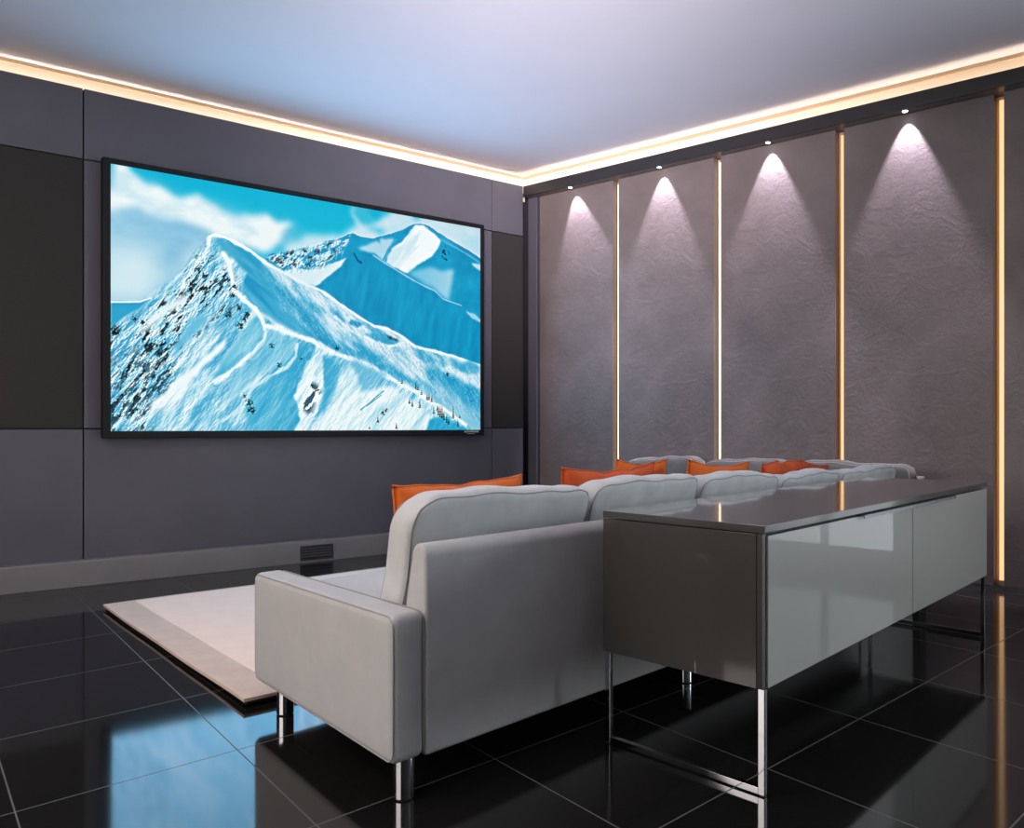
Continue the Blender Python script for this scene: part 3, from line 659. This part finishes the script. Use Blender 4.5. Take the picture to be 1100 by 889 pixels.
# ------------------------------------------------------------------ rug
RO = np.array((-0.947, 2.96)); RA = np.array((0.745, 0.667)); RB = np.array((-0.625, 0.781))
RLb = 2.045; RLa = 2.35
def RF(a, b, z):
    p = RO + RA * a + RB * b
    return (p[0], p[1], z)
rug = thing('area_rug', 'pale pinkish beige rug with a darker border band on the black tiles', 'rug', RF(RLa / 2, RLb / 2, 0))
def rug_z(a, b):   # edge slightly lifted and wavy
    e = min(a, b, RLb - b)
    return 0.004 + 0.0015 * math.sin(a * 5 + b * 3.1) * math.exp(-max(e, 0) * 4) + 0.006 * math.exp(-(a * a + b * b) * 8)
def rug_sheet(name, a0, a1, b0, b1, zl, zh, m, na, nb, hole=None):
    mb = MB(); vs = []; fs = []
    A_ = np.linspace(a0, a1, na); B_ = np.linspace(b0, b1, nb)
    for top in (0, 1):
        for a in A_:
            for b in B_:
                wob = 0.0015 * math.sin(b * 7.0) * (1 if a == a0 else 0)
                vs.append(RF(a + wob, b, rug_z(a, b) + (zh if top else zl)))
    N = na * nb
    for i in range(na - 1):
        for j in range(nb - 1):
            q = (i * nb + j, i * nb + j + 1, (i + 1) * nb + j + 1, (i + 1) * nb + j)
            fs.append(q); fs.append(tuple(N + t for t in reversed(q)))
    rim = [(i, 0) for i in range(na)] + [(na - 1, j) for j in range(1, nb)] + [(i, nb - 1) for i in range(na - 2, -1, -1)] + [(0, j) for j in range(nb - 2, 0, -1)]
    for k in range(len(rim)):
        p = rim[k][0] * nb + rim[k][1]; q = rim[(k + 1) % len(rim)][0] * nb + rim[(k + 1) % len(rim)][1]
        fs.append((p, q, N + q, N + p))
    mb.add(vs, fs)
    return mb.build(name, m, rug, smooth=False)
rug_sheet('backing', 0.012, RLa - 0.01, 0.012, RLb - 0.012, -0.001, 0.012, M['rug_back'], 24, 30)
BW = 0.16
rug_sheet('pile', BW, RLa, BW, RLb - 0.03, 0.0125, 0.0245, M['rug'], 30, 40)
rug_sheet('border', 0.0, BW, 0.0, RLb, 0.0125, 0.0240, M['rug_border'], 6, 40)
rug_sheet('border', BW, RLa, 0.0, BW, 0.0125, 0.0240, M['rug_border'], 30, 6)
rug_sheet('border', BW, RLa, RLb - 0.03, RLb, 0.0125, 0.0240, M['rug_border'], 30, 3)

# ------------------------------------------------------------------ sectional sofa
SO = np.array((-0.233, 2.2525)); SA = np.array((0.695, 0.719)); SB = np.array((-0.606, 0.80))
def SF(t, d, z):
    p = SO + SA * t + SB * d
    return (p[0], p[1], z)
ZB = 0.109
SL = 3.74
sofa = thing('sectional_sofa', 'long light grey corner sofa with loose back cushions on chrome legs', 'sofa', SF(1.8, 0.5, 0))
def extrude_profile(fr, prof, t0, t1, n=2, mb=None):
    mb = mb or MB(); P = len(prof); ts = np.linspace(t0, t1, n)
    vs = [fr(t, d, z) for t in ts for d, z in prof]
    fs = [tuple(range(P)), tuple((n - 1) * P + i for i in reversed(range(P)))]
    for k in range(n - 1):
        fs += [(k * P + i, k * P + (i + 1) % P, (k + 1) * P + (i + 1) % P, (k + 1) * P + i) for i in range(P)]
    return mb.add(vs, fs)
def back_profile(top, w0=0.125, w1=0.075):
    pr = [(0.0, ZB), (w0, ZB), (w0, 0.44)]
    r = w1 / 2
    for k in range(9):
        q = math.pi * k / 8
        pr.append((r + r * math.cos(q), top - r + r * math.sin(q)))
    return pr
extrude_profile(SF, back_profile(0.679), 0.0, SL).build('backrest', M['sofa'], sofa, bevel=0.012, seg=3)
bx(SF, 0.0, SL, 0.127, 0.96, ZB, 0.285).build('base', M['sofa'], sofa, bevel=0.015, seg=3)
# near arm: slab with rounded edges, taller at the back
AT = 0.1125
def arm_mesh(fr, t0, t1, d0, d1, z0, z1, r=0.022):
    h = ((t1 - t0) / 2, (d1 - d0) / 2, (z1 - z0) / 2)
    vs, fs = soft_box(h, r, (3, 14, 8))
    out = []
    for p in vs:
        out.append(fr((t0 + t1) / 2 + p[0], (d0 + d1) / 2 + p[1], (z0 + z1) / 2 + p[2] + 0.012 * max(0, (z1 - z0 + p[2]) / (z1 - z0)) * (-p[1] / h[1]) * 0.7))
    return MB().add(out, fs)
arm = arm_mesh(SF, -AT, -0.001, 0.0, 1.0, ZB - 0.002, 0.492, 0.024).build('arm', M['sofa'], sofa, smooth=True)
def rrect(d0, d1, z0, z1, r, n=5):
    pts = []
    for cx, cz, q0 in ((d1 - r, z1 - r, 0), (d0 + r, z1 - r, 90), (d0 + r, z0 + r, 180), (d1 - r, z0 + r, 270)):
        for k in range(n + 1):
            q = math.radians(q0 + 90 * k / n); pts.append((cx + r * math.cos(q), cz + r * math.sin(q)))
    return pts
def armz(d, z): return z + 0.012 * 0.7 * (-(d - 0.5) / 0.5) * max(0, (z - ZB) / 0.383 + 0.5)
tube([SF(-AT + 0.006, d, armz(d, z)) for d, z in rrect(0.005, 0.995, ZB + 0.004, 0.487, 0.030)], 0.0022, 6, closed=True).build('piping', M['piping'], arm, smooth=True)
tube([SF(-0.004, d, armz(d, z)) for d, z in rrect(0.004, 0.995, ZB + 0.003, 0.488, 0.030)], 0.0022, 6, closed=True).build('piping', M['piping'], arm, smooth=True)
# legs
def leg(fr, t, d):
    c = fr(t, d, 0)
    o = lathe((c[0], c[1], 0), [(0.0295, 0.004), (0.0295, 0.005), (0.0295, ZB + 0.008), (0.0295, ZB + 0.01)], 32).build('leg', M['chrome'], sofa, smooth=False)
    o.data.polygons.foreach_set('use_smooth', [len(p.vertices) == 4 for p in o.data.polygons])
    lathe((c[0], c[1], 0), [(0.026, 0.0), (0.026, 0.004)], 24).build('foot_pad', M['gap'], o)
for t, d in ((-0.045, 0.045), (-0.045, 0.865), (1.36, 0.06), (1.36, 0.865), (2.72, 0.06), (2.72, 0.865), (3.66, 0.06)):
    leg(SF, t, d)
# back cushions
cut = [0.010, 0.800, 1.505, 2.205, 2.890, 3.690]
# (rear bottom depth, front bottom depth, rear top depth, front top depth, z bottom, z top)
def back_cushion(fr, t0, t1, prm, seed, parent, sag=0.0, seam=True, m='sofa_cushion'):
    rb, fb, rt, ft, z0, z1 = prm
    rnd = random.Random(seed)
    ph = [rnd.uniform(0, 6.28) for _ in range(6)]; k1 = rnd.uniform(0.7, 1.2); lean = rnd.uniform(-0.012, 0.012)
    hw = (t1 - t0) / 2; tm = (t0 + t1) / 2
    hz = (z1 - z0) / 2; RC = min(0.10, hw * 0.5)
    def place(x, y, z):            # x -1..1 along, y -1 rear..1 front, z -1..1
        ox = (abs(x) * hw - (hw - RC)) / RC; oz = (z * hz - (hz - RC)) / RC
        if ox > 0 and oz > 0:       # generous round upper corners
            a_ = ox * math.sqrt(max(0, 1 - oz * oz / 2)); b_ = oz * math.sqrt(max(0, 1 - ox * ox / 2))
            x = math.copysign((hw - RC + RC * a_) / hw, x); z = (hz - RC + RC * b_) / hz
        w = (z + 1) / 2
        ymid = (1 - w) * (rb + fb) / 2 + w * (rt + ft) / 2
        yh = (1 - w) * (fb - rb) / 2 + w * (ft - rt) / 2
        bulge = 0.030 * (1 - x * x) * (1 - z * z)
        # ends pinch in, top edge slightly wavy
        yy = ymid + y * (yh + bulge * (1.0 if y > 0 else 0.35) * abs(y))
        zz = (z0 + z1) / 2 + z * (z1 - z0) / 2
        zz += w * w * (-sag * (1 - x * x) + lean * x + 0.006 * math.sin(4.3 * x * k1 + ph[0]) + 0.003 * math.sin(11 * x + ph[1]))
        zz += 0.008 * (1 - x * x) * (1 - y * y) * (1 if z > 0 else 0) * abs(z)
        tt = tm + x * hw * (1 + 0.025 * (w - 0.5) + 0.015 * math.sin(3 * z + ph[2]))
        yy += 0.0035 * math.sin(9 * x + 2.2 * z + ph[3]) * (1 - z * z) + 0.003 * math.sin(17 * x - 3 * z + ph[4]) * w
        return fr(tt, yy, zz)
    h = (hw, 0.5 * (fb - rb), 0.5 * (z1 - z0))
    vs, fs = soft_box(h, 0.034, (22, 5, 14))
    o = MB().add([place(p[0] / h[0], p[1] / h[1], p[2] / h[2]) for p in vs], fs).build('back_cushion', M[m], parent, smooth=True)
    if seam:
        rr_ = 0.034; hy = 0.5 * (fb - rb)
        for ys in (-1, 1):
            yq = hy - rr_ * (1 - math.sin(math.radians(50))); ins = rr_ * (1 - math.cos(math.radians(50))) - 0.0005
            ex_, ez_ = hw - ins, hz - ins
            pts = []
            for a, b in (((-1, -1), (1, -1)), ((1, -1), (1, 1)), ((1, 1), (-1, 1)), ((-1, 1), (-1, -1))):
                n = 40
                for k in range(n):
                    pts.append((a[0] + (b[0] - a[0]) * k / n, a[1] + (b[1] - a[1]) * k / n))
            tube([place(p[0] * ex_ / hw, ys * yq / hy, p[1] * ez_ / hz) for p in pts], 0.0024, 6, closed=True).build('piping', M['piping'], o, smooth=True)
    return o
ztop = [0.800, 0.803, 0.788, 0.768, 0.762]
for i in range(5):
    back_cushion(SF, cut[i] + 0.004, cut[i + 1] - 0.004, (0.185, 0.330, 0.060, 0.190, 0.43, ztop[i]), 11 + i, sofa, sag=0.0)
# seat cushions
def seat_cushion(fr, t0, t1, d0, d1, z0, z1, parent):
    h = ((t1 - t0) / 2, (d1 - d0) / 2, (z1 - z0) / 2)
    vs, fs = soft_box(h, 0.03, (8, 8, 3))
    out = []
    for p in vs:
        q = (p[0] / h[0], p[1] / h[1])
        out.append(fr((t0 + t1) / 2 + p[0], (d0 + d1) / 2 + p[1], (z0 + z1) / 2 + p[2] + (0.015 * (1 - q[0] ** 2) * (1 - q[1] ** 2) if p[2] > 0 else 0)))
    return MB().add(out, fs).build('seat_cushion', M['sofa_cushion'], parent, smooth=True)
scut = [0.006, 0.79, 1.57, 2.35, 3.10]
for i in range(4):
    seat_cushion(SF, scut[i] + 0.003, scut[i + 1] - 0.003, 0.135, 0.97, 0.287, 0.428, sofa)
seat_cushion(SF, 3.105, 3.73, 0.135, 0.97, 0.287, 0.428, sofa)
# return section along the plaster wall
def WF(t, d, z): return RW(t, 0.16 + d, z)
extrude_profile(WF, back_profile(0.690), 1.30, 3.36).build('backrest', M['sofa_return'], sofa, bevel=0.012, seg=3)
bx(WF, 1.30, 2.10, 0.127, 0.98, ZB, 0.285).build('base', M['sofa'], sofa, bevel=0.015, seg=3)
arm_mesh(WF, 1.19, 1.299, 0.0, 1.0, ZB, 0.485, 0.024).build('arm', M['sofa'], sofa, smooth=True)
wc = [1.30, 1.93, 2.60, 3.33]
for i in range(3):
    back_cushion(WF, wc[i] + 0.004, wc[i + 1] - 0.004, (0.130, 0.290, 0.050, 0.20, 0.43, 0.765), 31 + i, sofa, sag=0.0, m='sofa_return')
seat_cushion(WF, 1.305, 2.09, 0.135, 0.98, 0.287, 0.428, sofa)
leg(WF, 1.25, 0.05); leg(WF, 1.25, 0.93)

# ------------------------------------------------------------------ orange pillows
def pillow(name, label, TL, TR, drop, back, thick, m, seed, crumple=0.0, fold=0.0, sag=0.03):
    """square cushion; TL, TR = its upper corners in the sofa frame (along, depth, height)"""
    rnd = random.Random(seed); n = 26
    TL = np.array(SF(*TL)); TR = np.array(SF(*TR))
    ex = TR - TL; W = np.linalg.norm(ex); ex /= W
    dn = np.array(SF(0, back, 0)) - np.array(SF(0, 0, 0)) + np.array((0, 0, -drop)) ; Ld = np.linalg.norm(dn); dn /= Ld
    nrm = np.cross(ex, dn); nrm /= np.linalg.norm(nrm)
    ph = [rnd.uniform(0, 6.28) for _ in range(6)]
    vs = []; fs = []; ids = {}
    for side in (1, -1):
        for i in range(n + 1):
            for j in range(n + 1):
                u = i / n * 2 - 1; v_ = j / n * 2 - 1
                rim = i in (0, n) or j in (0, n)
                if rim and (i, j) in ids and side == -1:
                    ids[(side, i, j)] = ids[(i, j)]; continue
                # edges bow inwards between the corners
                uu = u * (1 - 0.05 * (1 - v_ * v_)); vv = v_ * (1 - 0.05 * (1 - u * u))
                th = thick * ((1 - u ** 2) * (1 - v_ ** 2)) ** 0.48
                wr = 0.010 * math.sin(5 * u + 4 * v_ + ph[0]) * (1 - u * u) ** 0.5 * (1 - v_ * v_) ** 0.5 + fold * math.exp(-((u - 0.1 + 0.25 * v_) / 0.10) ** 2) * (1 - v_) * 0.5 * -0.02
                p = TL + ex * W * (uu + 1) / 2 + dn * Ld * (vv + 1) / 2 + nrm * (side * th + wr)
                p = p + np.array((0, 0, -sag * (1 - u * u) * (1 - v_) / 2))
                p = p + np.array((0, 0, crumple * (0.6 * math.sin(7.5 * u + ph[1]) + 0.4 * math.sin(14 * u + ph[2])) * (1 - v_) / 2 * (1 - u ** 4)))
                ids[(side, i, j)] = len(vs)
                if rim: ids[(i, j)] = len(vs)
                vs.append(p)
        for i in range(n):
            for j in range(n):
                q = (ids[(side, i, j)], ids[(side, i + 1, j)], ids[(side, i + 1, j + 1)], ids[(side, i, j + 1)])
                fs.append(q if side == 1 else q[::-1])
    o = MB().add(vs, fs).build(name, m, smooth=True)
    tag(o, label, 'pillow', 'orange pillows on the grey sofa')
    rimp = [(i, 0) for i in range(n)] + [(n, j) for j in range(n)] + [(i, n) for i in range(n, 0, -1)] + [(0, j) for j in range(n, 0, -1)]
    tube([vs[ids[p]] for p in rimp], 0.004, 6, closed=True).build('piping', m, o, smooth=True)
    return o
pillow('throw_pillow', 'orange pillow leaning on the near end of the sofa, in front of the dark wall', (0.145, 0.415, 0.808), (0.753, 0.42, 0.817), 0.345, 0.005, 0.070, M['pillow'], 1, fold=0.6, sag=0.008, crumple=0.005)
pillow('throw_pillow', 'rust pillow behind the gap between the first two back cushions', (0.995, 0.43, 0.834), (1.631, 0.43, 0.838), 0.365, 0.06, 0.070, M['pillow_red'], 2, fold=1.0, sag=0.020, crumple=0.005)
pillow('throw_pillow', 'bright orange pillow under the light strip nearest the corner, behind the rust pillow', (1.645, 0.68, 0.841), (2.037, 0.66, 0.832), 0.37, 0.06, 0.06, M['pillow'], 3, sag=0.02)
pillow('throw_pillow', 'orange pillow with a sagging top edge behind the third back cushion', (1.942, 0.45, 0.839), (2.53, 0.45, 0.810), 0.36, 0.06, 0.060, M['pillow'], 4, sag=0.022)
pillow('throw_pillow', 'crumpled red orange pillow behind the fourth back cushion, left of the pointed one', (2.68, 0.45, 0.792), (3.15, 0.45, 0.797), 0.33, 0.06, 0.070, M['pillow_red'], 5, fold=1.0, sag=-0.008, crumple=0.016)
pillow('throw_pillow', 'pointed red orange pillow farthest right in the row', (3.27, 0.52, 0.800), (3.52, 0.45, 0.758), 0.31, 0.06, 0.05, M['pillow_red'], 6, sag=0.01)

# ------------------------------------------------------------------ sideboard
QB = np.array((0.676, 2.244)); QA = np.array((0.288, 2.647)); QF = np.array((2.250, 3.970))
QU = QF - QB                                  # along the front, towards the plaster wall
QV = QA - QB                                  # front to back
QL = np.linalg.norm(QU); QU = QU / QL; QD = np.linalg.norm(QV); QV = QV / QD
def QFm(t, d, z):
    p = QB + QU * t + QV * d
    return (p[0], p[1], z)
sb = thing('sideboard', 'long glossy taupe sideboard on chrome runners behind the sofa', 'sideboard', QFm(QL / 2, QD / 2, 0))
ZU, ZT = 0.290, 0.732
bx(QFm, -0.002, QL + 0.002, -0.002, QD, ZT - 0.022, ZT).build('top', M['lacquer_top'], sb, bevel=0.0015)
bx(QFm, 0.0, 0.022, 0.024, QD, ZU, ZT - 0.0245).build('side_panel', M['lacquer_side'], sb, bevel=0.001)
bx(QFm, QL - 0.022, QL, 0.024, QD, ZU, ZT - 0.0245).build('side_panel', M['lacquer_side'], sb, bevel=0.001)
bx(QFm, 0.0225, QL - 0.0225, 0.026, QD - 0.002, ZU, ZU + 0.02).build('bottom_panel', M['lacquer_side'], sb)
bx(QFm, 0.0225, QL - 0.0225, QD - 0.02, QD - 0.002, ZU + 0.021, ZT - 0.0245).build('back_panel', M['lacquer_side'], sb)
bx(QFm, 0.0225, QL - 0.0225, 0.030, 0.034, ZU + 0.021, ZT - 0.0245).build('inner_front', M['gap'], sb)
bx(QFm, 0.0, 0.022, 0.006, 0.022, ZU + 0.002, ZT - 0.024).build('edge_strip', M['gap'], sb)
mid = QL * 0.530
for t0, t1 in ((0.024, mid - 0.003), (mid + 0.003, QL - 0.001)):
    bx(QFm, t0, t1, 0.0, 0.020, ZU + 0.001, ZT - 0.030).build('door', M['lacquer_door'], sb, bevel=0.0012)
hb = MB()
for t0, t1 in ((QL * 0.296, mid - 0.002), (mid + 0.002, QL * 0.752)):
    mb = MB()
    bx(QFm, t0, t1, -0.016, 0.004, ZT - 0.0295, ZT - 0.0265, mb)
    bx(QFm, t0, t1, -0.018, -0.015, ZT - 0.037, ZT - 0.0265, mb)
    mb.build('handle', M['rail'], sb)
bt = 0.018
for s in (0, 1):
    a = 0.006 if s == 0 else QL - 0.006 - bt
    mb = MB()
    bx(QFm, a, a + bt, 0.004, 0.004 + bt, 0.004, ZU - 0.001, mb)
    bx(QFm, a, a + bt, QD - 0.004 - bt, QD - 0.004, 0.004, ZU - 0.001, mb)
    bx(QFm, a, a + bt, 0.004 + bt, QD - 0.004 - bt, 0.004, 0.004 + bt, mb)
    run = mb.build('runner', M['chrome'], sb, bevel=0.0008)
    for d in (0.013, QD - 0.013):
        c = QFm(a + bt / 2, d, 0)
        lathe((c[0], c[1], 0), [(0.010, 0.0), (0.010, 0.0042)], 16).build('foot', M['gap'], run)

# ------------------------------------------------------------------ light
def area(name, loc, target, size, size_y, power, color):
    l = D.lights.new(name, 'AREA'); l.shape = 'RECTANGLE'; l.size = size; l.size_y = size_y; l.energy = power; l.color = color
    o = D.objects.new(name, l); COL.objects.link(o); o.location = loc
    o.rotation_euler = (Vector(target) - Vector(loc)).to_track_quat('-Z', 'Y').to_euler()
    return o
area('warm_fill', (-2.4, 1.6, 3.15), (-1.6, 2.6, 0.0), 1.2, 1.2, 60, (1.0, 0.82, 0.72))  # unseen warm light added overhead as fill for the room
up = area('ceiling_fill', (-0.3, -1.2, 2.3), (0.2, 4.7, 3.24), 1.2, 0.5, 54, (1.0, 0.85, 0.92)); up.data.spread = math.radians(36)  # unseen light added behind the camera to brighten the ceiling
area('screen_fill', TW(1.9685, 0.10, 1.8125), TW(1.9685, 1.10, 1.8125), 2.86, 1.68, 44, (0.26, 0.62, 1.0))  # bluish light added before the screen, boosting its glow on ceiling and floor

w = D.worlds.new('world'); bpy.context.scene.world = w; w.use_nodes = True
w.node_tree.nodes['Background'].inputs['Color'].default_value = (0.8, 0.8, 1.0, 1)
w.node_tree.nodes['Background'].inputs['Strength'].default_value = 0.05

# ------------------------------------------------------------------ camera
cam = D.cameras.new('camera'); co = D.objects.new('camera', cam); COL.objects.link(co)
co.location = (0, 0, 1.0); co.rotation_euler = (math.pi / 2, 0, 0)
cam.sensor_width = 36; cam.lens = 36 * 900 / 1100; cam.shift_y = 12.5 / 1100
cam.clip_start = 0.05
sc = bpy.context.scene
sc.camera = co
sc.view_settings.view_transform = 'Standard'; sc.view_settings.look = 'None'
sc.view_settings.exposure = 0.0; sc.view_settings.gamma = 1.0; sc.view_settings.use_curve_mapping = False
sc.cycles.use_denoising = True
sc.cycles.max_bounces = 10; sc.cycles.diffuse_bounces = 5; sc.cycles.glossy_bounces = 6
sc.cycles.sample_clamp_indirect = 6.0
sc.cycles.caustics_reflective = False; sc.cycles.caustics_refractive = False
